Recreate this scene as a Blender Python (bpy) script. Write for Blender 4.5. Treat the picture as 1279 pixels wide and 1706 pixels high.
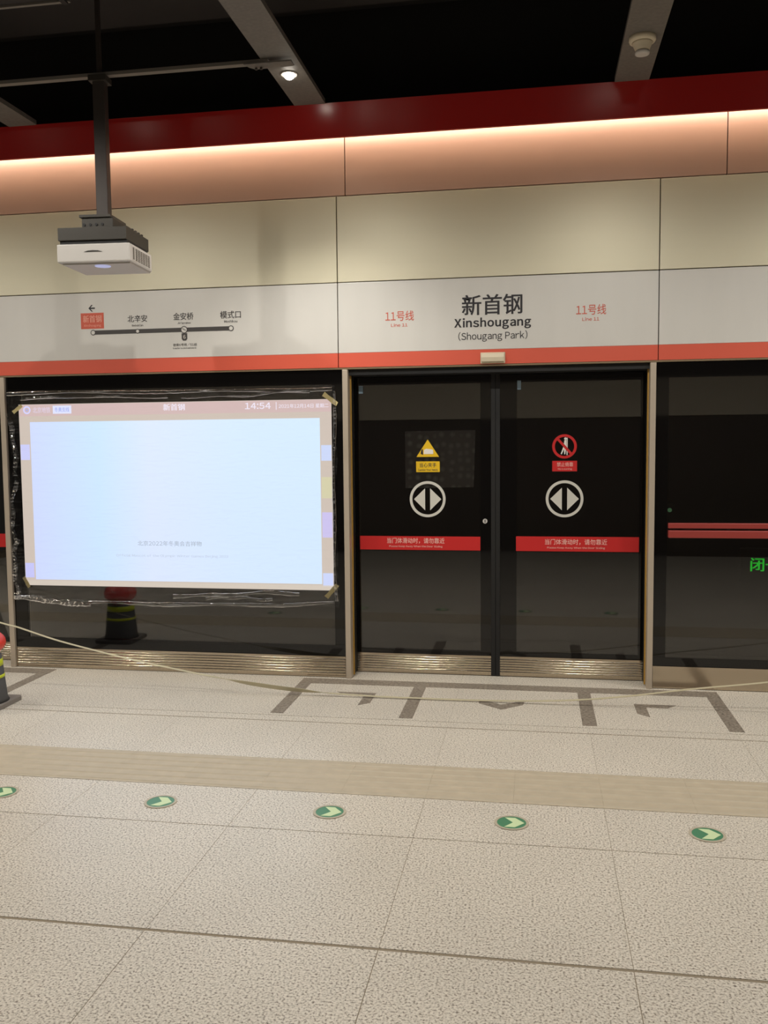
import bpy, bmesh, math, random
from mathutils import Matrix, Vector

random.seed(4)
SC = bpy.context.scene
COL = SC.collection
for _o in list(bpy.data.objects):
    bpy.data.objects.remove(_o)


def lin(r, g, b):
    def f(c):
        c /= 255.0
        return c / 12.92 if c <= 0.04045 else ((c + 0.055) / 1.055) ** 2.4
    return (f(r), f(g), f(b), 1.0)


# ------------------------------------------------------------------ camera
cam = bpy.data.cameras.new('camera')
cam.sensor_fit = 'HORIZONTAL'
cam.sensor_width = 36.0
cam.lens = 1501.4 / 1279.0 * 36.0
cam.clip_start = 0.05
cam_o = bpy.data.objects.new('camera', cam)
COL.objects.link(cam_o)
cam_o.matrix_world = Matrix((
    (0.98609822, -0.00315473, 0.16613354, 1.31157),
    (0.16587327, 0.07775577, -0.98307685, -6.21596),
    (-0.0098165, 0.99696745, 0.07719811, 1.68121),
    (0, 0, 0, 1)))
SC.camera = cam_o

# ------------------------------------------------------------------ world and exposure
world = bpy.data.worlds.new('station_ambient')
SC.world = world
world.use_nodes = True
bg = world.node_tree.nodes['Background']
bg.inputs[0].default_value = (1.0, 0.93, 0.84, 1)
bg.inputs[1].default_value = 0.05
SC.view_settings.view_transform = 'Standard'
SC.view_settings.look = 'None'
SC.view_settings.exposure = 0.0
SC.view_settings.gamma = 1.0
SC.view_settings.use_curve_mapping = False

# ------------------------------------------------------------------ lamps of the station (downlights set in the ceiling strips, in part unseen fill)
ZC = 3.865                                   # underside of the ceiling strips
STRIPS = (-6.20, -4.18, -2.16, -0.14, 1.88, 3.90, 5.92)
LAMP_W = 75.0
LAMPS = []                                   # (x, y) of every downlight
for _x in STRIPS:
    for _y in (-2.45, -4.45):  # the row nearer the wall is unseen, added for general light
        LAMPS.append((_x, _y))
LAMPS += [(-4.18, -0.85), (-0.14, -0.85), (3.90, -0.85)]
for _x, _y in LAMPS:
    ld = bpy.data.lights.new('downlight_lamp', 'SPOT')
    ld.energy = LAMP_W * (1.8 if _y > -1 else 1.05 if _y > -3 else 0.4)
    ld.color = (1.0, 0.96, 0.885)
    ld.spot_size = math.radians(100 if _y > -1 else 168)
    ld.spot_blend = 0.9 if _y > -1 else 0.45
    ld.shadow_soft_size = 0.035
    lo = bpy.data.objects.new('downlight_lamp', ld)
    lo.location = (_x, _y, ZC - 0.06)
    COL.objects.link(lo)


# ------------------------------------------------------------------ materials
def new_mat(name):
    m = bpy.data.materials.new(name)
    m.use_nodes = True
    nt = m.node_tree
    return m, nt, nt.nodes, nt.links, nt.nodes['Principled BSDF']


def mat(name, col, rough=0.5, metal=0.0, spec=0.5, noise=0.0, nscale=20.0, bump=0.0, bscale=60.0, stretch=None, coat=0.0, ior=1.5):
    m, nt, N, L, b = new_mat(name)
    c = lin(*col)
    b.inputs['Base Color'].default_value = c
    b.inputs['Roughness'].default_value = rough
    b.inputs['Metallic'].default_value = metal
    b.inputs['Specular IOR Level'].default_value = spec
    b.inputs['IOR'].default_value = ior
    b.inputs['Coat Weight'].default_value = coat
    b.inputs['Coat Roughness'].default_value = 0.05
    geo = None
    if noise or bump:
        geo = N.new('ShaderNodeNewGeometry')
        mp = N.new('ShaderNodeMapping')
        mp.inputs['Scale'].default_value = stretch or (1, 1, 1)
        L.new(geo.outputs['Position'], mp.inputs['Vector'])
    if noise:
        t = N.new('ShaderNodeTexNoise')
        t.inputs['Scale'].default_value = nscale
        t.inputs['Detail'].default_value = 4
        L.new(mp.outputs[0], t.inputs['Vector'])
        r = N.new('ShaderNodeValToRGB')
        r.color_ramp.elements[0].position = 0.3
        r.color_ramp.elements[1].position = 0.7
        r.color_ramp.elements[0].color = tuple(x * (1 - noise) for x in c[:3]) + (1,)
        r.color_ramp.elements[1].color = tuple(min(1, x * (1 + noise)) for x in c[:3]) + (1,)
        L.new(t.outputs['Fac'], r.inputs['Fac'])
        L.new(r.outputs['Color'], b.inputs['Base Color'])
    if bump:
        t2 = N.new('ShaderNodeTexNoise')
        t2.inputs['Scale'].default_value = bscale
        t2.inputs['Detail'].default_value = 3
        L.new(mp.outputs[0], t2.inputs['Vector'])
        bp = N.new('ShaderNodeBump')
        bp.inputs['Strength'].default_value = bump
        bp.inputs['Distance'].default_value = 0.002
        L.new(t2.outputs['Fac'], bp.inputs['Height'])
        L.new(bp.outputs['Normal'], b.inputs['Normal'])
    return m


def emit(name, col, strength=1.0, base=0.02):
    m, nt, N, L, b = new_mat(name)
    b.inputs['Base Color'].default_value = (base, base, base, 1)
    b.inputs['Emission Color'].default_value = lin(*col)
    b.inputs['Emission Strength'].default_value = strength
    b.inputs['Roughness'].default_value = 0.5
    return m


def granite(name, light, mid, dark, scale, rough):
    m, nt, N, L, b = new_mat(name)
    geo = N.new('ShaderNodeNewGeometry')
    t = N.new('ShaderNodeTexNoise')
    t.inputs['Scale'].default_value = scale
    t.inputs['Detail'].default_value = 3.0
    t.inputs['Roughness'].default_value = 0.6
    L.new(geo.outputs['Position'], t.inputs['Vector'])
    r = N.new('ShaderNodeValToRGB')
    e = r.color_ramp.elements
    e[0].position, e[0].color = 0.34, lin(*dark)
    e[1].position, e[1].color = 0.60, lin(*light)
    k = e.new(0.46)
    k.color = lin(*mid)
    L.new(t.outputs['Fac'], r.inputs['Fac'])
    # slow drift of tone between slabs
    t2 = N.new('ShaderNodeTexNoise')
    t2.inputs['Scale'].default_value = 2.2
    L.new(geo.outputs['Position'], t2.inputs['Vector'])
    oi = N.new('ShaderNodeObjectInfo')
    ad = N.new('ShaderNodeMath')
    ad.operation = 'MULTIPLY_ADD'
    ad.inputs[1].default_value = 0.04
    ad.inputs[2].default_value = 0.89
    L.new(oi.outputs['Random'], ad.inputs[0])
    ad2 = N.new('ShaderNodeMath')
    ad2.operation = 'MULTIPLY_ADD'
    ad2.inputs[1].default_value = 0.16
    L.new(t2.outputs['Fac'], ad2.inputs[0])
    L.new(ad.outputs[0], ad2.inputs[2])
    mx = N.new('ShaderNodeMix')
    mx.data_type = 'RGBA'
    mx.blend_type = 'MULTIPLY'
    mx.inputs['Factor'].default_value = 1.0
    L.new(r.outputs['Color'], mx.inputs['A'])
    L.new(ad2.outputs[0], mx.inputs['B'])
    L.new(mx.outputs['Result'], b.inputs['Base Color'])
    b.inputs['Roughness'].default_value = rough
    return m


def glass(name, tint, ior, rough=0.0):
    m, nt, N, L, b = new_mat(name)
    N.remove(b)
    out = N['Material Output']
    tr = N.new('ShaderNodeBsdfTransparent')
    tr.inputs[0].default_value = (*tint, 1)
    gl = N.new('ShaderNodeBsdfGlossy')
    gl.inputs['Roughness'].default_value = rough
    fr = N.new('ShaderNodeFresnel')
    fr.inputs['IOR'].default_value = ior
    mx = N.new('ShaderNodeMixShader')
    L.new(fr.outputs[0], mx.inputs[0])
    L.new(tr.outputs[0], mx.inputs[1])
    L.new(gl.outputs[0], mx.inputs[2])
    L.new(mx.outputs[0], out.inputs['Surface'])
    return m


def film_material(name, haze=0.04, dots=False, ior=1.35, rough=0.07):
    m, nt, N, L, b = new_mat(name)
    N.remove(b)
    out = N['Material Output']
    tr = N.new('ShaderNodeBsdfTransparent')
    gl = N.new('ShaderNodeBsdfGlossy')
    gl.inputs['Roughness'].default_value = rough
    df = N.new('ShaderNodeBsdfDiffuse')
    df.inputs[0].default_value = (0.8, 0.78, 0.78, 1)
    geo = N.new('ShaderNodeNewGeometry')
    mp = N.new('ShaderNodeMapping')
    mp.inputs['Scale'].default_value = (4, 4, 30) if not dots else (1, 1, 1)
    L.new(geo.outputs['Position'], mp.inputs['Vector'])
    if dots:
        t = N.new('ShaderNodeTexVoronoi')
        t.inputs['Scale'].default_value = 17
        t.inputs['Randomness'].default_value = 0.45
        L.new(mp.outputs[0], t.inputs['Vector'])
        r = N.new('ShaderNodeValToRGB')
        r.color_ramp.elements[0].position, r.color_ramp.elements[0].color = 0.12, (haze * 2.1,) * 3 + (1,)
        r.color_ramp.elements[1].position, r.color_ramp.elements[1].color = 0.42, (haze,) * 3 + (1,)
        L.new(t.outputs['Distance'], r.inputs['Fac'])
    else:
        t = N.new('ShaderNodeTexNoise')
        t.inputs['Scale'].default_value = 1.6
        t.inputs['Detail'].default_value = 5
        t.inputs['Distortion'].default_value = 1.0
        L.new(mp.outputs[0], t.inputs['Vector'])
        r = N.new('ShaderNodeValToRGB')
        r.color_ramp.elements[0].position, r.color_ramp.elements[0].color = 0.5, (0.004,) * 3 + (1,)
        r.color_ramp.elements[1].position, r.color_ramp.elements[1].color = 0.75, (haze,) * 3 + (1,)
        L.new(t.outputs['Fac'], r.inputs['Fac'])
    m1 = N.new('ShaderNodeMixShader')
    L.new(r.outputs['Color'], m1.inputs[0])
    L.new(tr.outputs[0], m1.inputs[1])
    L.new(df.outputs[0], m1.inputs[2])
    fr = N.new('ShaderNodeFresnel')
    fr.inputs['IOR'].default_value = ior
    m2 = N.new('ShaderNodeMixShader')
    L.new(fr.outputs[0], m2.inputs[0])
    L.new(m1.outputs[0], m2.inputs[1])
    L.new(gl.outputs[0], m2.inputs[2])
    L.new(m2.outputs[0], out.inputs['Surface'])
    return m


M = {}
M['stone'] = granite('terrazzo_granite', (233, 226, 213), (208, 200, 186), (110, 100, 86), 120.0, 0.34)
M['inlay'] = granite('dark_granite_inlay', (160, 150, 136), (136, 126, 114), (106, 97, 88), 60.0, 0.35)
M['grout'] = mat('grout', (146, 133, 112), 0.8)
M['tactile'] = mat('tactile_tan', (188, 176, 154), 0.5, noise=0.06, nscale=14)
M['steel'] = mat('brushed_steel', (190, 177, 158), 0.17, 1.0)
M['post'] = mat('post_steel', (196, 182, 164), 0.4, 0.35)
M['edge'] = mat('edge_bronze', (140, 120, 94), 0.45, 0.5)
M['black'] = mat('black_frit_glass', (10, 9, 9), 0.04, 0, 0.5)
M['rubber'] = mat('black_rubber', (16, 15, 15), 0.6)
M['pane'] = glass('platform_door_glass', (0.75, 0.74, 0.72), 1.78)
M['white_panel'] = mat('fascia_white', (214, 211, 205), 0.38, 0.1, noise=0.025, nscale=6, stretch=(1, 1, 0.2))
M['red_stripe'] = mat('fascia_red', (214, 92, 70), 0.4)
M['gold'] = mat('champagne_metal', (214, 207, 182), 0.42, 0.3, noise=0.03, nscale=3, bump=0.04, bscale=220, stretch=(0.04, 1, 1))
M['pink'] = mat('rose_metal', (198, 164, 146), 0.42, 0.3, noise=0.03, nscale=3, bump=0.04, bscale=220, stretch=(0.04, 1, 1))
M['bulkhead'] = mat('red_lacquer', (168, 34, 32), 0.2, 0, 0.5)
M['backing'] = mat('dark_backing', (24, 20, 18), 0.8)
M['ceil_black'] = mat('black_ceiling', (44, 40, 38), 0.9)
M['duct'] = mat('dark_duct', (44, 38, 35), 0.7, noise=0.1, nscale=2)
M['strip'] = mat('grey_ceiling_strip', (106, 101, 95), 0.6, noise=0.12, nscale=50)
M['conduit'] = mat('grey_strut', (128, 122, 114), 0.5, 0.3)
M['lamp'] = emit('lamp_lens', (255, 246, 230), 26.0)
M['led'] = emit('cove_led', (255, 236, 220), 20.0)
M['plastic_white'] = mat('white_plastic', (192, 187, 181), 0.45)
M['plastic_cream'] = mat('cream_plastic', (215, 203, 178), 0.45)
M['vent'] = mat('dark_vent', (96, 90, 82), 0.7)
M['mount'] = mat('black_mount', (58, 54, 48), 0.5, 0.2)
M['pole'] = mat('dark_pole', (66, 59, 55), 0.5, 0.3)
M['brush'] = mat('gold_brush', (176, 136, 58), 0.6)
M['ink'] = mat('dark_ink', (34, 30, 34), 0.5)
M['ink_grey'] = mat('grey_ink', (66, 62, 60), 0.5)
M['ink_red'] = mat('red_ink', (205, 92, 70), 0.5)
M['ink_white'] = mat('white_ink', (228, 222, 214), 0.5)
M['ink_pink'] = mat('pale_ink', (236, 170, 150), 0.5)
M['sticker_white'] = mat('sticker_white', (205, 202, 192), 0.5)
M['sticker_red'] = mat('sticker_red', (196, 34, 34), 0.45)
M['sticker_yellow'] = mat('sticker_yellow', (226, 184, 30), 0.45)
M['sticker_blue'] = mat('sticker_blue', (130, 150, 165), 0.5)
M['band_ink'] = mat('band_ink', (236, 190, 180), 0.5)
M['bar_red'] = mat('push_bar_red', (152, 58, 52), 0.4)
M['green_reflection'] = emit('green_reflection', (14, 150, 30), 2.2)
M['green_dim'] = emit('green_dim', (10, 62, 24), 0.8)
M['disc_green'] = mat('disc_green', (84, 140, 106), 0.35)
M['disc_glow'] = mat('disc_pale_green', (212, 232, 184), 0.4)
M['cone_grey'] = mat('cone_grey', (74, 72, 70), 0.7)
M['cone_base'] = mat('cone_base', (128, 120, 112), 0.7)
M['cone_yellow'] = mat('cone_yellow', (196, 206, 30), 0.45)
M['cone_red'] = mat('cone_red', (214, 62, 48), 0.4)
M['ring'] = mat('worn_ring', (188, 178, 158), 0.45, 0.0)
M['belt'] = mat('barrier_tape', (184, 175, 146), 0.5)
M['masking'] = mat('masking_tape', (214, 198, 140), 0.6)
M['film'] = film_material('clear_film', 0.035)
M['fold'] = film_material('film_fold', 0.42, False, 1.7, 0.05)  # whitish film; its stronger pale haze also imitates highlights along the wrinkles
M['dotted'] = film_material('dotted_film', 0.38, True)
M['back_wall'] = mat('dark_stone_wall', (84, 75, 68), 0.5)
M['back_band'] = mat('pale_band', (200, 190, 172), 0.5)
M['tunnel'] = mat('tunnel_concrete', (40, 38, 36), 0.9)


# ------------------------------------------------------------------ geometry helpers
class MB:
    """Collects vertices and faces of one mesh."""

    def __init__(self):
        self.v, self.f = [], []

    def box(self, x0, x1, y0, y1, z0, z1):
        n = len(self.v)
        self.v += [(x, y, z) for z in (z0, z1) for y in (y0, y1) for x in (x0, x1)]
        self.f += [tuple(n + i for i in q) for q in ((0, 2, 3, 1), (4, 5, 7, 6), (0, 1, 5, 4), (2, 6, 7, 3), (0, 4, 6, 2), (1, 3, 7, 5))]
        return self

    def prism(self, pts, axis, a, b):
        """Extrude a polygon. axis 'y': pts are (x, z); 'x': (y, z); 'z': (x, y)."""
        n, k = len(self.v), len(pts)
        for t in (a, b):
            for p, q in pts:
                self.v.append({'y': (p, t, q), 'x': (t, p, q), 'z': (p, q, t)}[axis])
        self.f.append(tuple(n + i for i in range(k)))
        self.f.append(tuple(n + k + i for i in reversed(range(k))))
        for i in range(k):
            j = (i + 1) % k
            self.f.append((n + i, n + k + i, n + k + j, n + j))
        return self

    def frame(self, x0, x1, z0, z1, wl, wr, wb, wt, y0, y1):
        """Rectangular picture-frame ring in the x-z plane, one connected mesh."""
        n = len(self.v)
        o = [(x0, z0), (x1, z0), (x1, z1), (x0, z1)]
        i_ = [(x0 + wl, z0 + wb), (x1 - wr, z0 + wb), (x1 - wr, z1 - wt), (x0 + wl, z1 - wt)]
        for y in (y0, y1):
            self.v += [(p, y, q) for p, q in o] + [(p, y, q) for p, q in i_]
        for i in range(4):
            j = (i + 1) % 4
            self.f += [(n + i, n + j, n + 4 + j, n + 4 + i), (n + 8 + j, n + 8 + i, n + 12 + i, n + 12 + j),
                       (n + i, n + 8 + i, n + 8 + j, n + j), (n + 4 + i, n + 4 + j, n + 12 + j, n + 12 + i)]
        return self

    def ring(self, c, r0, r1, y0, y1, axis='y', seg=48):
        n = len(self.v)
        for t in (y0, y1):
            for r in (r0, r1):
                for k in range(seg):
                    a = 2 * math.pi * k / seg
                    p, q = c[0] + r * math.cos(a), c[1] + r * math.sin(a)
                    self.v.append((p, t, q) if axis == 'y' else (p, q, t))
        s = seg
        for k in range(s):
            j = (k + 1) % s
            self.f += [(n + k, n + j, n + s + j, n + s + k), (n + 2 * s + k, n + 3 * s + k, n + 3 * s + j, n + 2 * s + j),
                       (n + k, n + 2 * s + k, n + 2 * s + j, n + j), (n + s + k, n + s + j, n + 3 * s + j, n + 3 * s + k)]
        return self

    def lathe(self, prof, c=(0, 0), seg=32):
        """prof: (r, z) from bottom to top; closed with caps."""
        n = len(self.v)
        for r, z in prof:
            for k in range(seg):
                a = 2 * math.pi * k / seg
                self.v.append((c[0] + r * math.cos(a), c[1] + r * math.sin(a), z))
        for i in range(len(prof) - 1):
            for k in range(seg):
                j = (k + 1) % seg
                self.f.append((n + i * seg + k, n + i * seg + j, n + (i + 1) * seg + j, n + (i + 1) * seg + k))
        self.f.append(tuple(n + k for k in reversed(range(seg))))
        self.f.append(tuple(n + (len(prof) - 1) * seg + k for k in range(seg)))
        return self

    def mesh(self, name, m=None, smooth=False, bevel=0.0):
        me = bpy.data.meshes.new(name)
        me.from_pydata(self.v, [], self.f)
        bm = bmesh.new()
        bm.from_mesh(me)
        if bevel:
            bmesh.ops.bevel(bm, geom=bm.edges[:], offset=bevel, segments=2, affect='EDGES', profile=0.5)
        bmesh.ops.recalc_face_normals(bm, faces=bm.faces[:])
        bm.to_mesh(me)
        bm.free()
        if smooth:
            for p in me.polygons:
                p.use_smooth = len(p.vertices) <= 4
        if m:
            me.materials.append(M[m] if isinstance(m, str) else m)
        return me

    def build(self, name, m, parent=None, smooth=False, bevel=0.0):
        return obj(name, self.mesh(name, m, smooth, bevel), parent)


def obj(name, me, parent=None, loc=None):
    o = bpy.data.objects.new(name, me)
    COL.objects.link(o)
    if loc:
        o.location = loc
    if parent is not None:
        o.parent = parent
        if '_inv' in PARENT_LOC and parent.name in PARENT_LOC:
            o.matrix_parent_inverse = Matrix.Translation(-Vector(PARENT_LOC[parent.name]))
    return o


PARENT_LOC = {'_inv': 1}


def tag(o, label, cat=None, group=None, kind=None):
    if label:
        o['label'] = label
    if cat:
        o['category'] = cat
    if group:
        o['group'] = group
    if kind:
        o['kind'] = kind
    return o


def thing(name, loc, label, cat=None, group=None, kind=None, local=False):
    """An Empty at the thing's base. Children keep world coordinates unless local."""
    e = bpy.data.objects.new(name, None)
    e.empty_display_size = 0.1
    COL.objects.link(e)
    e.location = loc
    if not local:
        PARENT_LOC[e.name] = loc
    return tag(e, label, cat, group, kind)


GLYPHS = {}


def glyph(ch, bold):
    """Vertices and faces of one character in the wide fallback face, on its baseline."""
    key = (ch, bold)
    if key not in GLYPHS:
        cu = bpy.data.curves.new('lettering', 'FONT')
        cu.body = chr(ord(ch) + 0xFEE0) if 33 <= ord(ch) <= 126 else ch
        cu.size = 1.0
        cu.offset = bold
        cu.extrude = 0.004
        cu.resolution_u = 3
        t = bpy.data.objects.new('lettering', cu)
        me = t.to_mesh()
        v = [tuple(q.co) for q in me.vertices]
        f = [tuple(p.vertices) for p in me.polygons]
        t.to_mesh_clear()
        bpy.data.objects.remove(t)
        bpy.data.curves.remove(cu)
        GLYPHS[key] = (v, f)
    return GLYPHS[key]


def text(name, body, x0, x1, z0, z1, y, m, parent, bold=0.0, space=1.0, depth=0.0012, heavy=0.0):
    """Lettering facing -y, fitted into the box x0..x1, z0..z1 (world)."""
    V, Fc, pen = [], [], 0.0
    for ch in body:
        if ch == ' ':
            pen += 0.27
            continue
        v, f = glyph(ch, bold)
        a = min(p[0] for p in v)
        b = max(p[0] for p in v)
        if ord(ch) < 128:
            off = pen - a + 0.045 * space
            adv = b - a + 0.09 * space
        else:
            off, adv = pen, 1.0
        for sh in ((-heavy, heavy) if heavy else (0.0,)):
            n = len(V)
            V += [(p[0] + off + sh, p[1], depth + (0.0004 if sh > 0 else 0.0) if p[2] > 0 else 0.0) for p in v]
            Fc += [tuple(n + i for i in q) for q in f]
        pen += adv
    ax, bx = min(p[0] for p in V), max(p[0] for p in V)
    ay, by = min(p[1] for p in V), max(p[1] for p in V)
    sx, sz = (x1 - x0) / (bx - ax), (z1 - z0) / (by - ay)
    me = bpy.data.meshes.new(name)
    me.from_pydata([(x0 + (p[0] - ax) * sx, y - p[2], z0 + (p[1] - ay) * sz) for p in V], [], Fc)
    me.materials.append(M[m] if isinstance(m, str) else m)
    o = obj(name, me, parent)
    o['kind'] = 'stuff'
    return o


XL, XR = -7.2, 7.8          # how far the place is built along the platform

# ================================================================== FLOOR
floor = thing('floor', (0, -3.4, 0), 'pale speckled stone platform floor of large square slabs', kind='structure')
MB().box(XL, XR, -7.2, 0.42, -0.14, -0.0015).build('floor_bed', 'grout', floor)
TX0, TW = -0.022, 0.823
rows = [(0.20, -0.922, 0.001), (-0.928, -1.026, 0.001), (-1.038, -1.668, 0.0015), (-2.102, -2.5275, 0.002), (-2.5325, -3.377, 0.002),
        (-3.392, -4.236, 0.003), (-4.240, -5.09, 0.003), (-5.094, -5.94, 0.003), (-5.944, -6.79, 0.003), (-6.794, -7.2, 0.003)]
i0, i1 = int((XL - TX0) / TW), int((XR - TX0) / TW)
for (ya, yb, g) in rows:
    me = MB().box(0, TW - g, yb, ya, -0.02, 0.0).mesh('floor_tile', 'stone')
    for i in range(i0, i1):
        obj('floor_tile', me, floor, (TX0 + i * TW, 0, 0))
# tactile strip
tm = MB().box(0, TW / 2 - 0.0006, -2.1, -1.672, -0.02, 0.001)
for k in range(6):
    yk = -1.672 - 0.428 * (k + 0.5) / 6
    tm.prism([(yk - 0.020, 0.0005), (yk + 0.020, 0.0005), (yk + 0.013, 0.005), (yk - 0.013, 0.005)], 'x', 0.0, TW / 2 - 0.0006)
tme = tm.mesh('tactile_tile', 'tactile')
for i in range(i0 * 2, i1 * 2):
    obj('tactile_tile', tme, floor, (TX0 + i * TW / 2, 0, 0))
# dark stone queue markings let into the floor
ZM = 0.0015


def mark(pts, name='marking_inlay'):
    MB().prism(pts, 'z', -0.01, ZM).build(name, 'inlay', floor)


def rect(x0, x1, y0, y1):
    return [(x0, y0), (x1, y0), (x1, y1), (x0, y1)]


for dx in (0.0, -4.74, 4.74):
    mark(rect(-0.325 + dx, 2.50 + dx, -0.175, -0.045))
    for xm in (-0.283, 0.53, 1.63, 2.457):
        mark(rect(xm - 0.042 + dx, xm + 0.042 + dx, -0.885, -0.178))
    mark([(0.258 + dx, -0.365), (0.258 + dx, -0.595), (0.188 + dx, -0.655), (0.188 + dx, -0.43), (0.05 + dx, -0.435), (-0.01 + dx, -0.365)])
    mark([(1.93 + dx, -0.395), (1.93 + dx, -0.60), (2.0 + dx, -0.665), (2.0 + dx, -0.46), (2.13 + dx, -0.465), (2.19 + dx, -0.395)])
    mark([(0.945 + dx, -0.420), (0.955 + dx, -0.510), (1.10 + dx, -0.630), (1.235 + dx, -0.510), (1.245 + dx, -0.420), (1.098 + dx, -0.522)])
# steel sill below the sliding doors
MB().box(XL, XR, 0.203, 0.40, -0.02, 0.003).build('door_sill', 'steel', floor)

# ================================================================== UPPER WALL
wall = thing('wall_front', (0, 0.1, 2.2), 'metal clad wall above the platform screen doors', kind='structure')
MB().box(XL, XR, 0.012, 0.30, 2.205, 4.6).build('wall_backing', 'backing', wall)
GAP = 0.003
PB = [XL, -4.82, -2.655, -0.048, 2.101, 4.70, XR]
for a, b in zip(PB[:-1], PB[1:]):
    MB().box(a + GAP, b - GAP, -0.015, 0.011, 2.788, 3.366).build('gold_panel', 'gold', wall, bevel=0.002)
PP = [XL, -4.975, -2.66, 0.015, 2.51, 5.005, XR]
for a, b in zip(PP[:-1], PP[1:]):
    MB().box(a + GAP, b - GAP, -0.015, 0.011, 3.372, 3.86).build('rose_panel', 'pink', wall, bevel=0.002)
for a, b in ((PB[0], PB[1]), (PB[1], PB[2]), (PB[5], PB[6])):
    MB().box(a + GAP, b - GAP, -0.015, 0.011, 2.302, 2.782).build('white_panel', 'white_panel', wall, bevel=0.002)
    MB().box(a + GAP, b - GAP, -0.015, 0.011, 2.202, 2.302).build('red_stripe', 'red_stripe', wall)
MB().box(XL, XR, -0.012, 0.26, 2.190, 2.2015).build('edge_strip', 'edge', wall)
MB().box(XL, XR, 0.02, 0.26, 2.150, 2.190).build('head_rail', 'rubber', wall)

# red bulkhead with the cove light behind it
cove = thing('trim_1', (0, -0.32, 3.66), 'glossy dark red bulkhead hiding the cove light above the wall panels', kind='structure')
MB().prism([(-0.352, 3.866), (-0.318, 3.662), (-0.298, 3.662), (-0.298, 3.667), (-0.308, 3.667), (-0.342, 3.868), (-0.3524, 3.868)], 'x', XL, XR).build('bulkhead', 'bulkhead', cove)
MB().prism([(-0.341, 3.868), (-0.3075, 3.668), (-0.299, 3.668), (-0.300, 3.84), (-0.118, 3.845), (-0.118, 3.789), (-0.090, 3.789), (-0.090, 3.845), (-0.018, 3.845), (-0.018, 3.868)], 'x', XL, XR).build('added_cove_lining', 'plastic_cream', cove)  # unseen pale lining, added so the bounced cove light turns less red
MB().box(XL, XR, -0.112, -0.096, 3.772, 3.788).build('led_strip', 'led', cove)

# ================================================================== CEILING
ceil = thing('ceiling', (0, -3.5, 4.6), 'black open ceiling crossed by grey strips and dark ducts', kind='structure')
MB().box(XL, XR, -7.2, 0.3, 4.6, 4.7).build('ceiling_slab', 'ceil_black', ceil)
sm = MB().box(-0.1025, 0.1025, -7.2, -0.354, ZC, ZC + 0.03).mesh('ceiling_strip', 'strip')
strips = {}
for x in STRIPS:
    strips[x] = obj('ceiling_strip', sm, ceil, (x, 0, 0))
for k, (ya, yb, za) in enumerate(((-3.1, -1.55, 4.06), (-5.6, -3.6, 4.10))):
    d = MB().box(XL, XR, ya, yb, za, za + 0.42).build('air_duct', 'duct', ceil)
    for j in range(11):
        xx = -6.6 + j * 1.35 + 0.2 * k
        MB().box(xx, xx + 0.03, ya - 0.02, yb + 0.02, za - 0.02, za + 0.44).build('duct_flange', 'ceil_black', d)
MB().box(XL, -1.16, -1.545, -1.525, 4.05, 4.066).build('cable_tray_edge', 'conduit', ceil)
MB().box(-0.98, -0.35, -1.545, -1.525, 4.05, 4.066).build('cable_tray_edge', 'conduit', ceil)
MB().box(XL, XR, -1.25, -0.55, 4.36, 4.42).build('cable_tray', 'duct', ceil)
# unseen lamp lenses on the strips out of view
lens = MB().lathe([(0.0001, -0.030), (0.016, -0.027), (0.028, -0.017), (0.034, 0.0), (0.034, 0.004)], seg=20).mesh('lamp_lens', 'lamp', True)
for x, y in LAMPS:
    if (x, y) == (-0.14, -0.85):
        continue
    o = obj('lamp_lens', lens, ceil, (x, y, ZC - 0.004))

# ================================================================== far side of the platform and the tunnel
wb = thing('wall_back', (0, -7.25, 0), 'dark wall on the far side of the platform', kind='structure')
MB().box(XL, XR, -7.4, -7.2, -0.1, 4.7).build('wall_slab', 'back_wall', wb)
MB().box(XL, XR, -7.2, -7.18, 2.02, 2.56).build('pale_band', 'back_band', wb)
tun = thing('wall_tunnel', (0, 3.0, -1.2), 'dark concrete track tunnel behind the glass doors', kind='structure')
MB().box(XL, XR, 3.0, 3.2, -1.3, 4.7).build('tunnel_wall', 'tunnel', tun)
MB().box(XL, XR, 0.43, 3.0, -1.3, -1.2).build('track_bed', 'tunnel', tun)
MB().box(XL, XR, 0.42, 0.60, -1.2, -0.14).build('platform_edge', 'tunnel', tun)
MB().box(XL, XR, 0.3, 3.0, 4.6, 4.7).build('tunnel_roof', 'tunnel', tun)


# ================================================================== PLATFORM SCREEN DOORS
def kick(name, x0, x1, y, z0, z1, parent, ribs=6):
    """Ribbed steel kick plate: a scalloped profile pulled along x."""
    pts = [(y + 0.035, z0), (y, z0)]
    zz0, zz1 = z0 + 0.016, z1 - 0.016
    n = 8
    if ribs:
        for r in range(ribs):
            for k in range(n):
                u = k / n
                z = zz0 + (zz1 - zz0) * (r + u) / ribs
                pts.append((y - 0.0034 * math.sin(math.pi * u), z))
        pts.append((y, zz1))
    pts += [(y, z1), (y + 0.035, z1)]
    mb = MB()
    k = len(pts)
    for x in (x0, x1):
        mb.v += [(x, p, q) for p, q in pts]
    for i in range(k):
        j = (i + 1) % k
        mb.f.append((i, k + i, k + j, j))
    mb.f += [tuple(range(k)), tuple(range(2 * k - 1, k - 1, -1))]
    return mb.build(name, 'steel', parent)


def tri(pts, name, m, parent, y, d=0.0012):
    return MB().prism(pts, 'y', y, y - d).build(name, m, parent)


def arrows_sticker(x, z, y, parent):
    s = MB().ring((x, z), 0.110, 0.129, y - 0.0012, y, 'y', 56).build('arrow_roundel', 'sticker_white', parent)
    s['label'] = 'round white sticker with two arrowheads pointing apart'
    tri([(x - 0.018, z + 0.078), (x - 0.018, z - 0.080), (x - 0.098, z)], 'arrowhead', 'sticker_white', s, y)
    tri([(x + 0.018, z + 0.078), (x + 0.018, z - 0.080), (x + 0.098, z)], 'arrowhead', 'sticker_white', s, y)


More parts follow.
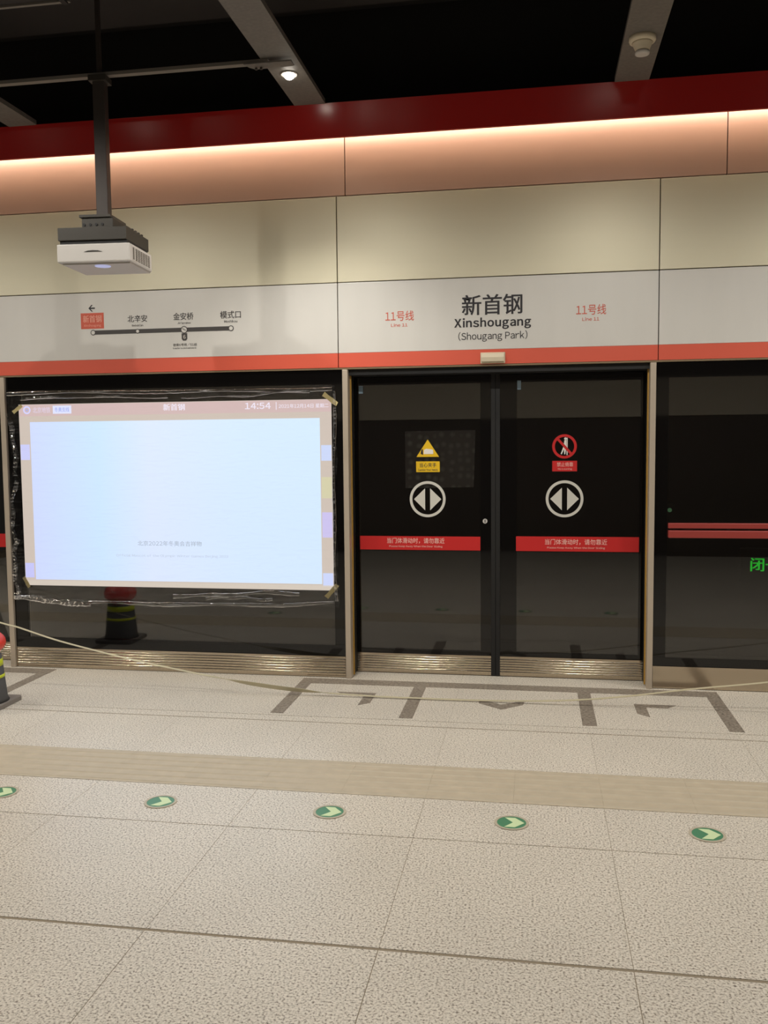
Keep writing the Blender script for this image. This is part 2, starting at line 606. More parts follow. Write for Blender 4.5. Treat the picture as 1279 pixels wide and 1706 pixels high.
def band_sticker(x0, x1, z0, z1, y, tx0, tx1, parent, words=True):
    s = MB().box(x0, x1, y - 0.001, y, z0, z1).build('warning_band', 'sticker_red', parent)
    s['label'] = 'red warning band across the glass'
    if words:
        text('lettering', '当门体滑动时，请勿靠近', tx0, tx1, z0 + 0.046, z0 + 0.087, y - 0.001, 'band_ink', s, 0.004)
        text('lettering', 'Please Keep Away When the Door Sliding', tx0 + 0.015, tx1 - 0.015, z0 + 0.016, z0 + 0.033, y - 0.001, 'band_ink', s)


YD = 0.18


def leaf(name, x0, x1, xp0, xp1, label, seal):
    e = thing(name, ((x0 + x1) / 2, YD, 0), label, 'door', 'sliding platform door leaves', 'structure')
    MB().frame(x0, x1, 0.148, 2.188, xp0 - x0, x1 - xp1, 0.032, 0.085, YD, YD + 0.03).build('glass_border', 'black', e)
    MB().box(xp0, xp1, YD + 0.002, YD + 0.012, 0.180, 2.103).build('glass_pane', 'pane', e)
    kick('kick_plate', x0, x1, YD - 0.002, 0.006, 0.146, e)
    if seal:
        MB().box(seal[0], seal[1], YD - 0.004, YD + 0.035, 0.006, 2.188).build('rubber_seal', 'rubber', e)
    return e


d1 = leaf('door_1', 0.022, 0.998, 0.053, 0.925, 'left sliding glass door leaf with yellow warning triangle and red band', (0.999, 1.0285))
YS = YD - 0.0005
arrows_sticker(0.548, 1.272, YS, d1)
band_sticker(0.053, 0.923, 0.906, 1.005, YS, 0.252, 0.668, d1)
w = tri([(0.470, 1.574), (0.632, 1.574), (0.551, 1.698)], 'warning_triangle', 'sticker_yellow', d1, YS)
w['label'] = 'yellow triangle warning of trapped hands'
tri([(0.500, 1.596), (0.505, 1.622), (0.515, 1.632), (0.518, 1.588)], 'pinch_mark', 'ink', w, YS - 0.0012)
tri([(0.522, 1.594), (0.524, 1.624), (0.540, 1.632), (0.585, 1.626), (0.590, 1.618), (0.590, 1.594)], 'hand_mark', 'ink_white', w, YS - 0.0012)
yl = MB().box(0.467, 0.636, YS - 0.001, YS, 1.466, 1.542).build('warning_label', 'sticker_yellow', d1)
text('lettering', '当心夹手', 0.492, 0.612, 1.500, 1.532, YS - 0.001, 'ink_grey', yl)
text('lettering', 'Caution Your Hands', 0.480, 0.622, 1.474, 1.490, YS - 0.001, 'ink_grey', yl)
MB().prism([(0.386, 1.757), (0.888, 1.760), (0.876, 1.357), (0.387, 1.350)], 'y', YD + 0.016, YD + 0.0175).build('dotted_film', 'dotted', d1)['label'] = 'grey translucent dotted film behind the glass'
MB().box(0.056, 0.086, YS - 0.001, YS, 2.030, 2.085).build('small_sticker', 'sticker_blue', d1)
kn = MB().ring((0.957, 1.117), 0.0001, 0.017, YD - 0.010, YD, 'y', 20).build('lock_cylinder', 'plastic_white', d1)
MB().box(0.954, 0.960, YD - 0.011, YD - 0.009, 1.106, 1.128).build('key_slot', 'ink', kn)

d2 = leaf('door_2', 1.062, 2.050, 1.178, 2.016, 'right sliding glass door leaf with round red no leaning sign', (1.0315, 1.061))
arrows_sticker(1.508, 1.275, YS, d2)
band_sticker(1.174, 2.014, 0.906, 1.010, YS, 1.375, 1.800, d2)
pr = MB().ring((1.506, 1.640), 0.066, 0.084, YS - 0.0012, YS, 'y', 48).build('prohibition_sign', 'sticker_red', d2)
pr['label'] = 'round red sign forbidding leaning on the door'
tri([(1.450, 1.690), (1.462, 1.702), (1.562, 1.590), (1.550, 1.578)], 'slash_bar', 'sticker_red', pr, YS - 0.0014)
tri([(1.520, 1.700), (1.527, 1.700), (1.527, 1.580), (1.520, 1.580)], 'leaning_wall_mark', 'ink_white', pr, YS - 0.0002)
tri([(1.506, 1.684), (1.518, 1.684), (1.519, 1.640), (1.512, 1.585), (1.504, 1.585), (1.503, 1.622), (1.488, 1.585), (1.480, 1.588), (1.497, 1.635), (1.503, 1.670)], 'figure_mark', 'ink_white', pr, YS - 0.0002)
MB().ring((1.512, 1.694), 0.0001, 0.009, YS - 0.0012, YS - 0.0002, 'y', 16).build('figure_head_mark', 'ink_white', pr)
rl = MB().box(1.423, 1.592, YS - 0.001, YS, 1.467, 1.540).build('warning_label', 'sticker_red', d2)
text('lettering', '禁止倚靠', 1.455, 1.565, 1.500, 1.530, YS - 0.001, 'band_ink', rl)
text('lettering', 'No Leaning', 1.462, 1.558, 1.475, 1.490, YS - 0.001, 'band_ink', rl)
MB().box(1.181, 1.206, YS - 0.001, YS, 2.038, 2.100).build('small_sticker', 'sticker_blue', d2)

d3 = leaf('door_3', -3.62, -2.637, -3.50, -2.668, 'sliding glass door leaf at the far left edge beside the cone', None)
band_sticker(-3.50, -2.668, 0.896, 1.000, YS, -3.30, -2.87, d3)
d4 = leaf('door_4', -4.66, -3.665, -4.63, -3.78, 'sliding glass door leaf beyond the left edge', None)
d5 = None

# fixed glass screen on the left
w1 = thing('window_1', (-1.3, 0, 0), 'fixed dark glass screen carrying the projected picture', kind='structure')
MB().frame(-2.590, -0.026, 0.157, 2.188, 0.105, 0.075, 0.075, 0.10, 0.0, 0.03).build('glass_border', 'black', w1)
MB().box(-2.485, -0.101, 0.002, 0.012, 0.232, 2.088).build('glass_pane', 'pane', w1)
kick('kick_plate', -2.588, -0.028, -0.002, 0.004, 0.154, w1)

# emergency door with red push bars on the right
d6 = thing('door_5', (3.2, 0, 0), 'dark glass emergency door with a double red push bar', kind='structure')
MB().frame(2.092, 4.62, 0.157, 2.188, 0.082, 0.10, 0.055, 0.10, 0.0, 0.03).build('glass_border', 'black', d6)
MB().box(2.174, 4.52, 0.002, 0.012, 0.212, 2.088).build('glass_pane', 'pane', d6)
kick('kick_plate', 2.094, 4.62, -0.002, 0.004, 0.154, d6, 0)
MB().box(2.178, 4.50, -0.030, -0.004, 1.092, 1.127).build('push_bar', 'bar_red', d6, bevel=0.004)
MB().box(2.178, 4.50, -0.040, -0.004, 1.029, 1.079).build('push_bar', 'bar_red', d6, bevel=0.005)
for x in (2.26, 3.34, 4.42):
    MB().box(x - 0.02, x + 0.02, -0.006, 0.001, 1.035, 1.12).build('bar_bracket', 'rubber', d6)

# door posts
for k, (xa, xb, side, lab) in enumerate(((-2.632, -2.592, -1, 'narrow steel door post left of the glowing picture'),
                                         (-0.022, 0.017, 1, 'narrow steel door post between the glowing picture and the sliding doors'),
                                         (2.052, 2.090, -1, 'narrow steel door post right of the sliding doors'))):
    p = thing('door_post', ((xa + xb) / 2, 0.08, 0), lab, 'post', 'steel posts of the platform screen')
    MB().box(xa, xb, -0.022, 0.215, 0.002, 2.188).build('post_body', 'post', p, bevel=0.003)
    xs = xb if side > 0 else xa
    MB().box(min(xs, xs + side * 0.009), max(xs, xs + side * 0.009), 0.055, 0.068, 0.01, 2.185).build('brush_seal', 'brush', p)
    MB().box(min(xs, xs + side * 0.004), max(xs, xs + side * 0.004), 0.075, 0.165, 0.01, 2.185).build('rubber_seal', 'rubber', p)

# ================================================================== FASCIA SIGNS
YF = -0.0155


def sign(name, a, b, label):
    e = thing(name, ((a + b) / 2, 0, 2.2), label, 'sign', 'fascia signs over the platform doors')
    MB().box(a + GAP, b - GAP, -0.015, 0.011, 2.302, 2.782).build('sign_panel', 'white_panel', e, bevel=0.002)
    MB().box(a + GAP, b - GAP, -0.015, 0.011, 2.203, 2.3015).build('red_stripe', 'red_stripe', e)
    return e


s1 = sign('route_sign', PB[2], PB[3], 'white fascia sign with the four stop route map over the projected picture')
s2 = sign('station_sign', PB[3], PB[4], 'white fascia sign with the large black station name over the sliding doors')
s3 = sign('blank_sign', PB[4], PB[5], 'white fascia sign without lettering at the right edge')
YT = -0.0152
# station name
text('lettering', '新首钢', 0.812, 1.218, 2.532, 2.668, YT, 'ink', s2, 0.006, heavy=0.010)
text('lettering', 'Xinshougang', 0.760, 1.276, 2.434, 2.515, YT, 'ink', s2, 0.018, 1.5, heavy=0.016)
text('lettering', '(Shougang Park)', 0.788, 1.252, 2.354, 2.422, YT, 'ink', s2, 0.004)
for (a, b) in ((0.286, 0.484), (1.571, 1.765)):
    text('lettering', '11号线', a, b, 2.510, 2.578, YT, 'ink_red', s2, 0.004)
    text('lettering', 'Line 11', a + 0.040, b - 0.044, 2.471, 2.494, YT, 'ink_red', s2, 0.01)
# route map
rm = MB().box(-1.869, -0.822, YT - 0.0012, YT, 2.482, 2.512).build('route_line', 'ink_grey', s1)
for xs, r in ((-1.869, 0.020), (-1.525, 0.017), (-1.172, 0.026), (-0.822, 0.020)):
    MB().ring((xs, 2.497), 0.0001, r, YT - 0.0022, YT - 0.0012, 'y', 28).build('stop_ring', 'ink_grey', rm)
    MB().ring((xs, 2.497), 0.0001, r - 0.006, YT - 0.0030, YT - 0.0022, 'y', 28).build('stop_dot', 'white_panel', rm)
tri([(-1.186, 2.504), (-1.160, 2.490), (-1.158, 2.494), (-1.184, 2.508)], 'transfer_mark', 'ink_grey', rm, YT - 0.003)
MB().prism([(-1.192, 2.472), (-1.192, 2.432), (-1.182, 2.420), (-1.160, 2.420), (-1.150, 2.432), (-1.150, 2.472)], 'y', YT - 0.0012, YT).build('transfer_tag', 'ink_grey', rm)
text('lettering', '6', -1.179, -1.163, 2.433, 2.460, YT - 0.0012, 'ink_white', s1)
bx = MB().box(-1.962, -1.784, YT - 0.0012, YT, 2.525, 2.638).build('station_box', 'ink_red', s1)
text('lettering', '新首钢', -1.945, -1.800, 2.570, 2.622, YT - 0.0012, 'ink_pink', bx, 0.003, heavy=0.010)
text('lettering', 'Xinshougang', -1.940, -1.806, 2.536, 2.558, YT - 0.0012, 'ink_pink', bx)
text('lettering', '北辛安', -1.600, -1.450, 2.562, 2.612, YT, 'ink_grey', s1, 0.002, heavy=0.010)
text('lettering', "Beixin'an", -1.568, -1.482, 2.532, 2.548, YT, 'ink_grey', s1, 0.008)
text('lettering', '金安桥', -1.252, -1.100, 2.566, 2.618, YT, 'ink_grey', s1, 0.002, heavy=0.010)
text('lettering', "Jin'anqiao", -1.222, -1.122, 2.536, 2.553, YT, 'ink_grey', s1, 0.008)
text('lettering', '模式口', -0.900, -0.748, 2.566, 2.619, YT, 'ink_grey', s1, 0.002, heavy=0.010)
text('lettering', 'Moshikou', -0.872, -0.774, 2.537, 2.555, YT, 'ink_grey', s1, 0.008)
text('lettering', '换乘6号线/S1线', -1.258, -1.080, 2.381, 2.401, YT, 'ink_grey', s1, 0.004)
text('lettering', 'Transfer to Line 6 and Line S1', -1.262, -1.084, 2.362, 2.374, YT, 'ink_grey', s1)
MB().prism([(-1.900, 2.672), (-1.876, 2.696), (-1.866, 2.696), (-1.884, 2.677), (-1.850, 2.677), (-1.850, 2.667), (-1.884, 2.667), (-1.866, 2.648), (-1.876, 2.648)], 'y', YT - 0.0012, YT).build('arrow', 'ink', s1)
# door indicator lamp on the red stripe
il = thing('indicator_lamp', (1.021, -0.015, 2.21), 'small cream indicator lamp box on the red stripe over the doors', 'lamp')
MB().box(0.938, 1.104, -0.024, -0.0152, 2.206, 2.280).build('lamp_base', 'plastic_cream', il, bevel=0.003)
MB().prism([(-0.024, 2.212), (-0.050, 2.218), (-0.056, 2.245), (-0.048, 2.268), (-0.024, 2.276)], 'x', 0.946, 1.096).build('lamp_cover', 'plastic_cream', il)

# ================================================================== PROJECTED PICTURE
ps = thing('projection_screen', (-1.3, -0.003, 0.631), 'glowing pale blue projected picture taped to the glass screen', 'screen')
PX0, PX1, PZ0, PZ1 = -2.490, -0.106, 0.631, 1.987
YP = -0.006


def pix(name, x0, x1, z0, z1, col, parent=ps, d=0.0, strength=1.0):
    return MB().box(x0, x1, YP - 0.0008 - d, YP - d, z0, z1).build(name, emit('picture_' + name, col, strength), parent)


MB().box(PX0, PX1, YP, -0.001, PZ0, PZ1).build('screen_sheet', emit('picture_tan', (208, 194, 182), 1.0), ps)
hd = pix('header_bar', PX0 + 0.004, PX1 - 0.003, 1.900, PZ1 - 0.003, (212, 186, 183))
pix('footer_bar', PX0 + 0.004, PX1 - 0.003, PZ0 + 0.003, 0.668, (214, 202, 188))
# main window: a soft drift between lilac and pale cyan
cm, nt, N, L, b = new_mat('picture_window')
geo = N.new('ShaderNodeNewGeometry')
sx = N.new('ShaderNodeSeparateXYZ')
L.new(geo.outputs['Position'], sx.inputs[0])
mr = N.new('ShaderNodeMapRange')
mr.inputs['From Min'].default_value = -2.40
mr.inputs['From Max'].default_value = -0.19
L.new(sx.outputs['X'], mr.inputs['Value'])
cr = N.new('ShaderNodeValToRGB')
e = cr.color_ramp.elements
e[0].position, e[0].color = 0.0, lin(209, 221, 255)
e[1].position, e[1].color = 1.0, lin(214, 236, 255)
for pos, c in ((0.24, (207, 233, 255)), (0.42, (222, 235, 255)), (0.72, (216, 236, 255))):
    k = e.new(pos)
    k.color = lin(*c)
L.new(mr.outputs[0], cr.inputs['Fac'])
mz = N.new('ShaderNodeMapRange')
mz.inputs['From Min'].default_value = 0.67
mz.inputs['From Max'].default_value = 1.86
L.new(sx.outputs['Z'], mz.inputs['Value'])
zr = N.new('ShaderNodeValToRGB')
zr.color_ramp.elements[0].color = (0.97, 0.96, 1.0, 1)
zr.color_ramp.elements[1].color = (1, 1, 1, 1)
L.new(mz.outputs[0], zr.inputs['Fac'])
mm = N.new('ShaderNodeMix')
mm.data_type = 'RGBA'
mm.blend_type = 'MULTIPLY'
mm.inputs['Factor'].default_value = 1.0
L.new(cr.outputs['Color'], mm.inputs['A'])
L.new(zr.outputs['Color'], mm.inputs['B'])
b.inputs['Base Color'].default_value = (0.02, 0.02, 0.02, 1)
L.new(mm.outputs['Result'], b.inputs['Emission Color'])
b.inputs['Emission Strength'].default_value = 1.03
win = MB().box(-2.404, -0.190, YP - 0.0008, YP, 0.676, 1.856).build('picture_window', cm, ps)
for (x0, x1, z0, z1, c) in ((PX0, -2.410, 1.575, 1.690, (206, 208, 250)), (PX0, -2.412, 0.690, 0.800, (200, 200, 250)),
                            (-0.186, PX1, 1.555, 1.665, (206, 218, 250)), (-0.186, PX1, 1.290, 1.440, (214, 208, 172)),
                            (-0.186, PX1, 1.010, 1.190, (206, 197, 240)), (-0.186, PX1, 0.660, 0.755, (206, 216, 252))):
    pix('side_patch', x0 + 0.003, x1 - 0.003, z0, z1, c)
yt = YP - 0.0008
tw = emit('picture_white', (240, 232, 246), 1.0)
text('lettering', '新首钢', -1.352, -1.186, 1.925, 1.973, yt, tw, ps, 0.003, heavy=0.014)
text('lettering', '14:54', -0.735, -0.545, 1.925, 1.970, yt, tw, ps, 0.015)
MB().box(-0.507, -0.502, yt - 0.0006, yt, 1.918, 1.972).build('divider', tw, ps)
text('lettering', '2021年12月14日 星期二', -0.487, -0.125, 1.928, 1.958, yt, tw, ps, 0.004)
lg = MB().ring((-2.424, 1.945), 0.018, 0.030, yt - 0.0006, yt, 'y', 28).build('logo_ring', emit('picture_lilac', (214, 212, 255), 1.0), ps)
MB().ring((-2.424, 1.945), 0.0001, 0.008, yt - 0.0006, yt, 'y', 16).build('logo_dot', emit('picture_blue', (170, 176, 236), 1.0), lg)
text('lettering', '北京地铁', -2.375, -2.235, 1.922, 1.966, yt, emit('picture_mauve', (222, 206, 226), 1.0), ps, 0.006)
nb = pix('name_box', -2.215, -2.068, 1.915, 1.974, (226, 230, 255), ps, 0.0008)
text('lettering', '冬奥支线', -2.200, -2.084, 1.928, 1.962, yt - 0.0008, emit('picture_periwinkle', (164, 176, 240), 1.0), nb, 0.006)
tg = emit('picture_grey', (178, 190, 206), 1.0)
text('lettering', '北京2022年冬奥会吉祥物', -1.580, -1.085, 0.938, 0.976, yt, tg, ps, 0.006)
text('lettering', 'Official Mascot of the Olympic Winter Games Beijing 2022', -1.750, -0.885, 0.852, 0.876, yt, emit('picture_pale_grey', (192, 204, 222), 1.0), ps)

# masking tape holding the corners
for k, (x, z, ang, lab) in enumerate(((-0.110, 1.985, -38, 'piece of cream masking tape at the upper right picture corner'),
                                      (-0.118, 0.628, 48, 'piece of cream masking tape at the lower right picture corner'),
                                      (-2.497, 1.955, 35, 'piece of cream masking tape at the upper left picture corner'),
                                      (-2.480, 0.652, -62, 'piece of cream masking tape at the lower left picture corner'))):
    a = math.radians(ang)
    l, wd = (0.062, 0.017) if k < 2 else (0.045, 0.014)
    pts = []
    for u, v in ((-1, -1), (-0.3, -0.85), (0.4, -1), (1, -0.8), (0.92, 0.9), (0.2, 1), (-0.5, 0.85), (-1.04, 1)):
        pts.append((x + u * l * math.cos(a) - v * wd * math.sin(a), z + u * l * math.sin(a) + v * wd * math.cos(a)))
    o = MB().prism(pts, 'y', -0.0105, -0.0085).build('masking_tape', 'masking')
    tag(o, lab, 'tape', 'tape pieces at the picture corners')

# crinkled clear plastic sheet over the picture
NX, NZ = 150, 100
random.seed(9)
waves = [(random.uniform(-9, 9), random.uniform(6, 30), random.uniform(0, 6.28), random.uniform(0.3, 1.0)) for _ in range(10)]
vs, fs = [], []
FX0, FX1, FZ0, FZ1 = -2.572, -0.072, 0.500, 2.078
for j in range(NZ + 1):
    for i in range(NX + 1):
        u, v = i / NX, j / NZ
        ex = 0.016 * math.sin(9 * v + 1) + 0.010 * math.sin(31 * v)
        ez = 0.018 * math.sin(6 * u + 2) + 0.008 * math.sin(23 * u)
        x = FX0 + (FX1 - FX0) * u + ex * (1 - u) + 0.5 * ex * u
        z = FZ0 + (FZ1 - FZ0) * v + ez * (1 - v) + 0.4 * ez * v
        edge = min(1.0, 0.22 + 2.2 * max(0, abs(v - 0.5) * 2 - 0.62) + 2.0 * max(0, abs(u - 0.5) * 2 - 0.78))
        s = 0
        for kx, kz, ph, am in waves:
            s += am * abs(math.sin(kx * x * 1.3 + kz * z * 1.6 + ph + 0.8 * math.sin(3.1 * x + 2.2 * z)))
        s = s / len(waves)
        y = -0.016 - 0.011 * edge * s - 0.004 * edge * random.random() * (1 if edge > 0.5 else 0.25)
        vs.append((x, y, z))
for j in range(NZ):
    for i in range(NX):
        a = j * (NX + 1) + i
        fs.append((a, a + 1, a + NX + 2, a + NX + 1))
fm = bpy.data.meshes.new('plastic_sheet')
fm.from_pydata(vs, [], fs)
for p in fm.polygons:
    p.use_smooth = True
fm.materials.append(M['film'])
sheet = tag(obj('plastic_sheet', fm), 'crinkled clear plastic sheet stretched over the projected picture', 'plastic sheet')


def fold(a, b, width, seed, wob=0.012):
    '''A bunched hem of the film: a narrow zigzag ribbon from a to b in the x-z plane.'''
    rnd = random.Random(seed)
    n = 70
    L_ = math.hypot(b[0] - a[0], b[1] - a[1])
    tx, tz = (b[0] - a[0]) / L_, (b[1] - a[1]) / L_
    V, Fc = [], []
    w0 = [rnd.uniform(0, 6.28) for _ in range(4)]
    for i in range(n + 1):
        u = i / n
        off = wob * (math.sin(5 * u + w0[0]) + 0.6 * math.sin(13 * u + w0[1]))
        wd = width * (0.45 + 0.55 * abs(math.sin(7 * u + w0[2])) * rnd.uniform(0.5, 1))
        px, pz = a[0] + (b[0] - a[0]) * u, a[1] + (b[1] - a[1]) * u
        for k in range(5):
            q = (k / 4 - 0.5) * wd + off
            V.append((px - tz * q, -0.034 - 0.012 * (k % 2) - 0.008 * rnd.random(), pz + tx * q))
        if i:
            for k in range(4):
                s0 = (i - 1) * 5 + k
                Fc.append((s0, s0 + 1, s0 + 6, s0 + 5))
    me = bpy.data.meshes.new('film_fold')
    me.from_pydata(V, [], Fc)
    for p in me.polygons:
        p.use_smooth = True
    me.materials.append(M['fold'])
    return obj('film_fold', me, sheet)


fold((-2.56, 2.062), (-0.09, 2.060), 0.030, 1, 0.006)
fold((-2.45, 2.025), (-1.30, 2.030), 0.022, 2, 0.008)
fold((-1.20, 2.020), (-0.25, 2.035), 0.018, 12, 0.008)
fold((-2.57, 0.545), (-1.95, 0.500), 0.060, 3, 0.006)
fold((-1.97, 0.500), (-0.10, 0.545), 0.034, 4, 0.010)
fold((-1.30, 0.585), (-0.35, 0.604), 0.036, 5, 0.010)
fold((-1.05, 0.560), (-0.55, 0.570), 0.026, 15, 0.008)
fold((-2.545, 1.92), (-2.51, 1.46), 0.050, 6, 0.012)
fold((-2.535, 1.42), (-2.545, 0.95), 0.040, 7, 0.016)
fold((-2.530, 0.98), (-2.555, 0.53), 0.045, 9, 0.016)
fold((-0.085, 2.04), (-0.080, 0.56), 0.024, 8, 0.008)

# glowing sign added behind the emergency door glass, standing in for a green reflection
gs = thing('reflection_sign', (2.86, 0.25, 0.80), 'added green lit sign low behind the right hand glass, standing in for a reflection', 'sign')
MB().box(2.70, 3.15, 0.26, 0.29, 0.70, 0.93).build('added_sign_case', 'rubber', gs)
text('lettering', '闭一', 2.765, 2.965, 0.772, 0.866, 0.259, 'green_reflection', gs, 0.004, heavy=0.016)
g2 = MB().box(2.165, 2.215, 0.0122, 0.045, 1.17, 1.26).build('signal_case', 'rubber', d6)
MB().ring((2.190, 1.212), 0.0001, 0.014, -0.002, 0.0018, 'y', 16).build('signal_lens', 'green_dim', g2)

# ================================================================== CEILING FITTINGS
dl = thing('downlight', (-0.14, -0.85, ZC), 'bright round downlight in the grey ceiling strip', 'lamp')
MB().ring((-0.14, -0.85), 0.036, 0.048, ZC - 0.006, ZC, 'z', 32).build('trim_ring', 'plastic_white', dl)
MB().lathe([(0.0001, ZC - 0.032), (0.016, ZC - 0.029), (0.028, ZC - 0.019), (0.035, ZC - 0.001)], (-0.14, -0.85), 24).build('lamp_lens', 'lamp', dl, True)

sd = thing('smoke_detector', (1.875, -0.96, ZC), 'cream smoke detector on the grey ceiling strip at upper right', 'detector')
MB().lathe([(0.050, ZC - 0.030), (0.068, ZC - 0.026), (0.072, ZC - 0.016), (0.072, ZC)], (1.875, -0.96), 32).build('detector_base', 'plastic_cream', sd, True)
MB().lathe([(0.036, ZC - 0.074), (0.042, ZC - 0.060), (0.052, ZC - 0.036), (0.055, ZC - 0.030)], (1.875, -0.96), 32).build('detector_body', 'plastic_cream', sd, True)
MB().lathe([(0.028, ZC - 0.094), (0.038, ZC - 0.090), (0.041, ZC - 0.080), (0.038, ZC - 0.074)], (1.875, -0.96), 32).build('detector_cap', 'plastic_white', sd, True)

st = thing('support_rail', (-2.0, -1.07, ZC), 'grey metal rail under the ceiling that carries the projector pole', 'rail')
MB().box(XL, -0.20, -1.090, -1.050, ZC - 0.022, ZC - 0.002).build('rail_bar', 'conduit', st)
MB().prism([(-0.34, -1.10), (-0.06, -1.10), (-0.06, -1.03), (-0.29, -1.02), (-0.32, -1.05)], 'z', ZC - 0.030, ZC - 0.0225).build('bracket_plate', 'strip', st)
MB().box(-1.245, -1.222, -1.082, -1.058, ZC - 0.002, 4.36).build('hanger_rod', 'pole', st)
for xx in (-0.28, -0.25):
    MB().lathe([(0.008, ZC - 0.044), (0.008, ZC - 0.034)], (xx, -1.05), 8).build('bolt', 'mount', st)

# ================================================================== PROJECTOR on its pole
pj = thing('projector', (-1.205, -1.12, 2.72), 'white ceiling projector hanging on a black mount and pole', 'projector', local=True)
pj.rotation_euler = (0, 0, math.radians(4))
W2, F0, F1 = 0.217, -0.185, 0.175           # half width, front and rear in local y
body = MB().box(-W2, W2, F0, F1, 0.008, 0.112).build('projector_body', 'plastic_white', pj, bevel=0.008)
MB().box(-W2 + 0.02, W2 - 0.01, F0 + 0.03, F1 - 0.01, 0.0, 0.0085).build('base_plate', 'plastic_white', body, bevel=0.002)
MB().ring((0.02, -0.10), 0.0001, 0.045, -0.003, 0.0, 'z', 28).build('lens_window', emit('projector_glow', (206, 208, 250), 0.6), body)
MB().prism([(-0.055, 0.064), (-0.03, 0.072), (0.0, 0.074), (0.03, 0.072), (0.055, 0.064), (0.0, 0.0645)], 'y', F0 - 0.002, F0 + 0.002).build('finger_slot', 'mount', body)
# side grille: frame with columns of slots
MB().box(W2 - 0.001, W2 + 0.0015, F0 + 0.035, F1 - 0.02, 0.020, 0.100).build('grille_frame', 'plastic_white', body)
for c in range(7):
    yc = F0 + 0.045 + c * 0.040
    if c == 0:
        MB().box(W2 + 0.0012, W2 + 0.003, yc, yc + 0.020, 0.026, 0.094).build('grille_slot', 'vent', body)
        continue
    g = MB()
    for r in range(8):
        z0 = 0.026 + r * 0.0088
        g.box(W2 + 0.0012, W2 + 0.003, yc, yc + 0.030, z0, z0 + 0.005)
    go = g.build('grille_slot', 'vent', body)
    go['kind'] = 'stuff'
MB().box(-W2 + 0.016, W2 - 0.022, F0 + 0.014, F1 - 0.012, 0.114, 0.134).build('mount_gap', 'rubber', pj)
mt = MB().box(-W2 + 0.008, W2 - 0.020, F0 + 0.004, F1 + 0.005, 0.132, 0.205).build('mount_box', 'mount', pj, bevel=0.003)
br = MB().box(-0.070, 0.115, F0 + 0.020, 0.115, 0.205, 0.262).build('mount_bracket', 'mount', pj, bevel=0.003)
MB().box(-0.080, 0.105, F0 + 0.010, 0.060, 0.262, 0.276).build('top_plate', 'mount', br)
for c in range(4):
    MB().prism([(-0.055 + c * 0.036 + 0.008 * math.cos(a * 0.7854), 0.222 + 0.008 * math.sin(a * 0.7854)) for a in range(8)], 'y', F0 + 0.016, F0 + 0.021).build('bolt', 'rubber', br)
for c in range(4):
    yy = -0.02 + c * 0.05
    MB().lathe([(0.010, 0.205), (0.010, 0.222), (0.006, 0.226)], (W2 - 0.045, yy), 10).build('thumb_screw', 'mount', mt)
pole = MB().box(-0.058, 0.014, 0.018, 0.078, 0.276, 1.118).build('pole', 'pole', pj, bevel=0.004)
MB().box(-0.075, 0.031, 0.000, 0.096, 1.088, 1.121).build('pole_clamp', 'mount', pole)

# ================================================================== FLOOR ARROW DISCS
place = ('cut by the left picture edge', 'second from the left picture edge', 'below the post left of the sliding doors',
         'below the middle of the sliding doors', 'nearest the right picture edge')
DX = (-1.243, -0.428, 0.388, 1.210, 2.036)
proto = None
for k in range(5):
    lab = 'green floor disc with a pale arrow, ' + place[k]
    if proto is None:
        e = thing('floor_arrow_disc', (DX[k], -2.320, 0.0), lab, 'floor marker', 'green arrow discs along the tactile strip', local=True)
        MB().ring((0, 0), 0.064, 0.076, 0.0005, 0.0035, 'z', 40).build('metal_ring', 'ring', e)
        dsc = MB().ring((0, 0), 0.0001, 0.0635, 0.0005, 0.0028, 'z', 40).build('green_disc', 'disc_green', e)
        r = 0.060
        MB().prism([(0.93 * r, 0), (0.25 * r, 0.82 * r), (-0.52 * r, 0.82 * r), (0.10 * r, 0), (-0.52 * r, -0.82 * r), (0.25 * r, -0.82 * r)], 'z', 0.0028, 0.0036).build('arrow', 'disc_glow', dsc)
        proto = e
    else:
        e = proto.copy()
        COL.objects.link(e)
        e.location.x = DX[k]
        e['label'] = lab
        for ch in list(proto.children):
            c = ch.copy()
            COL.objects.link(c)
            c.parent = e
            for gch in list(ch.children):
                q = gch.copy()
                COL.objects.link(q)
                q.parent = c

# ================================================================== CONE
cx, cy = -2.215, -0.975
cn = thing('traffic_cone', (cx, cy, 0), 'dark barrier cone with yellow stripes and a red top at the left edge', 'cone')
hb = 0.165
MB().prism([(cx - hb, cy - hb + 0.02), (cx - hb + 0.02, cy - hb), (cx + hb - 0.02, cy - hb), (cx + hb, cy - hb + 0.02), (cx + hb, cy + hb - 0.02), (cx + hb - 0.02, cy + hb), (cx - hb + 0.02, cy + hb), (cx - hb, cy + hb - 0.02)], 'z', 0.001, 0.028).build('cone_base', 'cone_base', cn)


def rad(z):
    return 0.138 - (z - 0.028) * 0.10


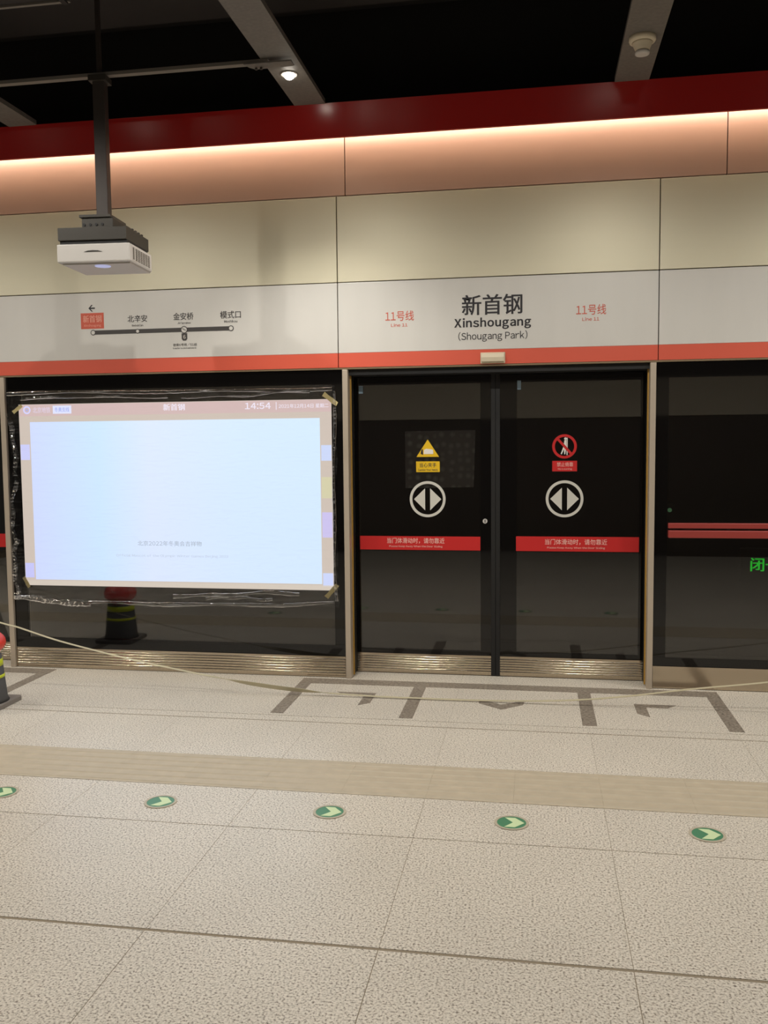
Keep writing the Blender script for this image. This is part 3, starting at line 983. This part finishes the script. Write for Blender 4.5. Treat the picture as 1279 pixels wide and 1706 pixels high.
MB().lathe([(rad(0.028) + 0.008, 0.028), (rad(0.05), 0.05), (rad(0.33), 0.33), (0.06, 0.335)], (cx, cy), 36).build('cone_body', 'cone_grey', cn, True)
for z0, z1 in ((0.262, 0.306), (0.185, 0.205)):
    MB().lathe([(rad(z0) + 0.002, z0), (rad(z1) + 0.002, z1)], (cx, cy), 36).build('reflective_stripe', 'cone_yellow', cn, True)
prof = [(0.03, 0.330)] + [(0.138 * math.sin(t), 0.412 - 0.086 * math.cos(t)) for t in [math.pi * q / 14 for q in range(2, 14)]] + [(0.004, 0.498)]
MB().lathe(prof, (cx, cy), 36).build('cone_top', 'cone_red', cn, True)

# ================================================================== SAGGING BARRIER TAPE
pts = [(-5.2, 1.20), (-4.2, 0.93), (-3.2, 0.645), (-2.41, 0.441), (-2.273, 0.41), (-1.958, 0.32), (-1.514, 0.223), (-1.209, 0.166), (-0.909, 0.116), (-0.57, 0.066),
       (-0.237, 0.034), (0.171, 0.014), (0.571, 0.010), (1.077, 0.013), (1.532, 0.034), (1.901, 0.076), (2.262, 0.132), (2.716, 0.192), (3.4, 0.30), (4.4, 0.48), (5.4, 0.68)]


def cat(p0, p1, p2, p3, t):
    return 0.5 * (2 * p1 + (p2 - p0) * t + (2 * p0 - 5 * p1 + 4 * p2 - p3) * t * t + (3 * p1 - p0 - 3 * p2 + p3) * t ** 3)


line = []
for i in range(1, len(pts) - 2):
    for s in range(8):
        t = s / 8
        line.append((cat(pts[i - 1][0], pts[i][0], pts[i + 1][0], pts[i + 2][0], t), cat(pts[i - 1][1], pts[i][1], pts[i + 1][1], pts[i + 2][1], t)))
vs, fs = [], []
for i, (x, z) in enumerate(line):
    # nearly flat, with a half twist that shows its face at x = -0.4 .. 0.1
    face = math.exp(-((x + 0.42) / 0.36) ** 4)
    hw = 0.0065 + 0.009 * face
    tilt = math.radians(28 - 100 * face)
    dz, dy = hw * math.sin(tilt), hw * math.cos(tilt)
    zc = max(z, 0.006 + abs(dz))
    for sgn in (1, -1):
        for th in (0.0012, -0.0012):
            vs.append((x, -0.48 + sgn * dy + th * math.sin(tilt), zc + sgn * dz - th * math.cos(tilt)))
    if i:
        a, b = (i - 1) * 4, i * 4
        fs += [(a, b, b + 2, a + 2), (a + 1, a + 3, b + 3, b + 1), (a, a + 1, b + 1, b), (a + 2, b + 2, b + 3, a + 3)]
bmn = bpy.data.meshes.new('barrier_tape')
bmn.from_pydata(vs, [], fs)
bmn.materials.append(M['belt'])
tag(obj('barrier_tape', bmn), 'pale barrier tape sagging to the floor in front of the doors', 'barrier tape')
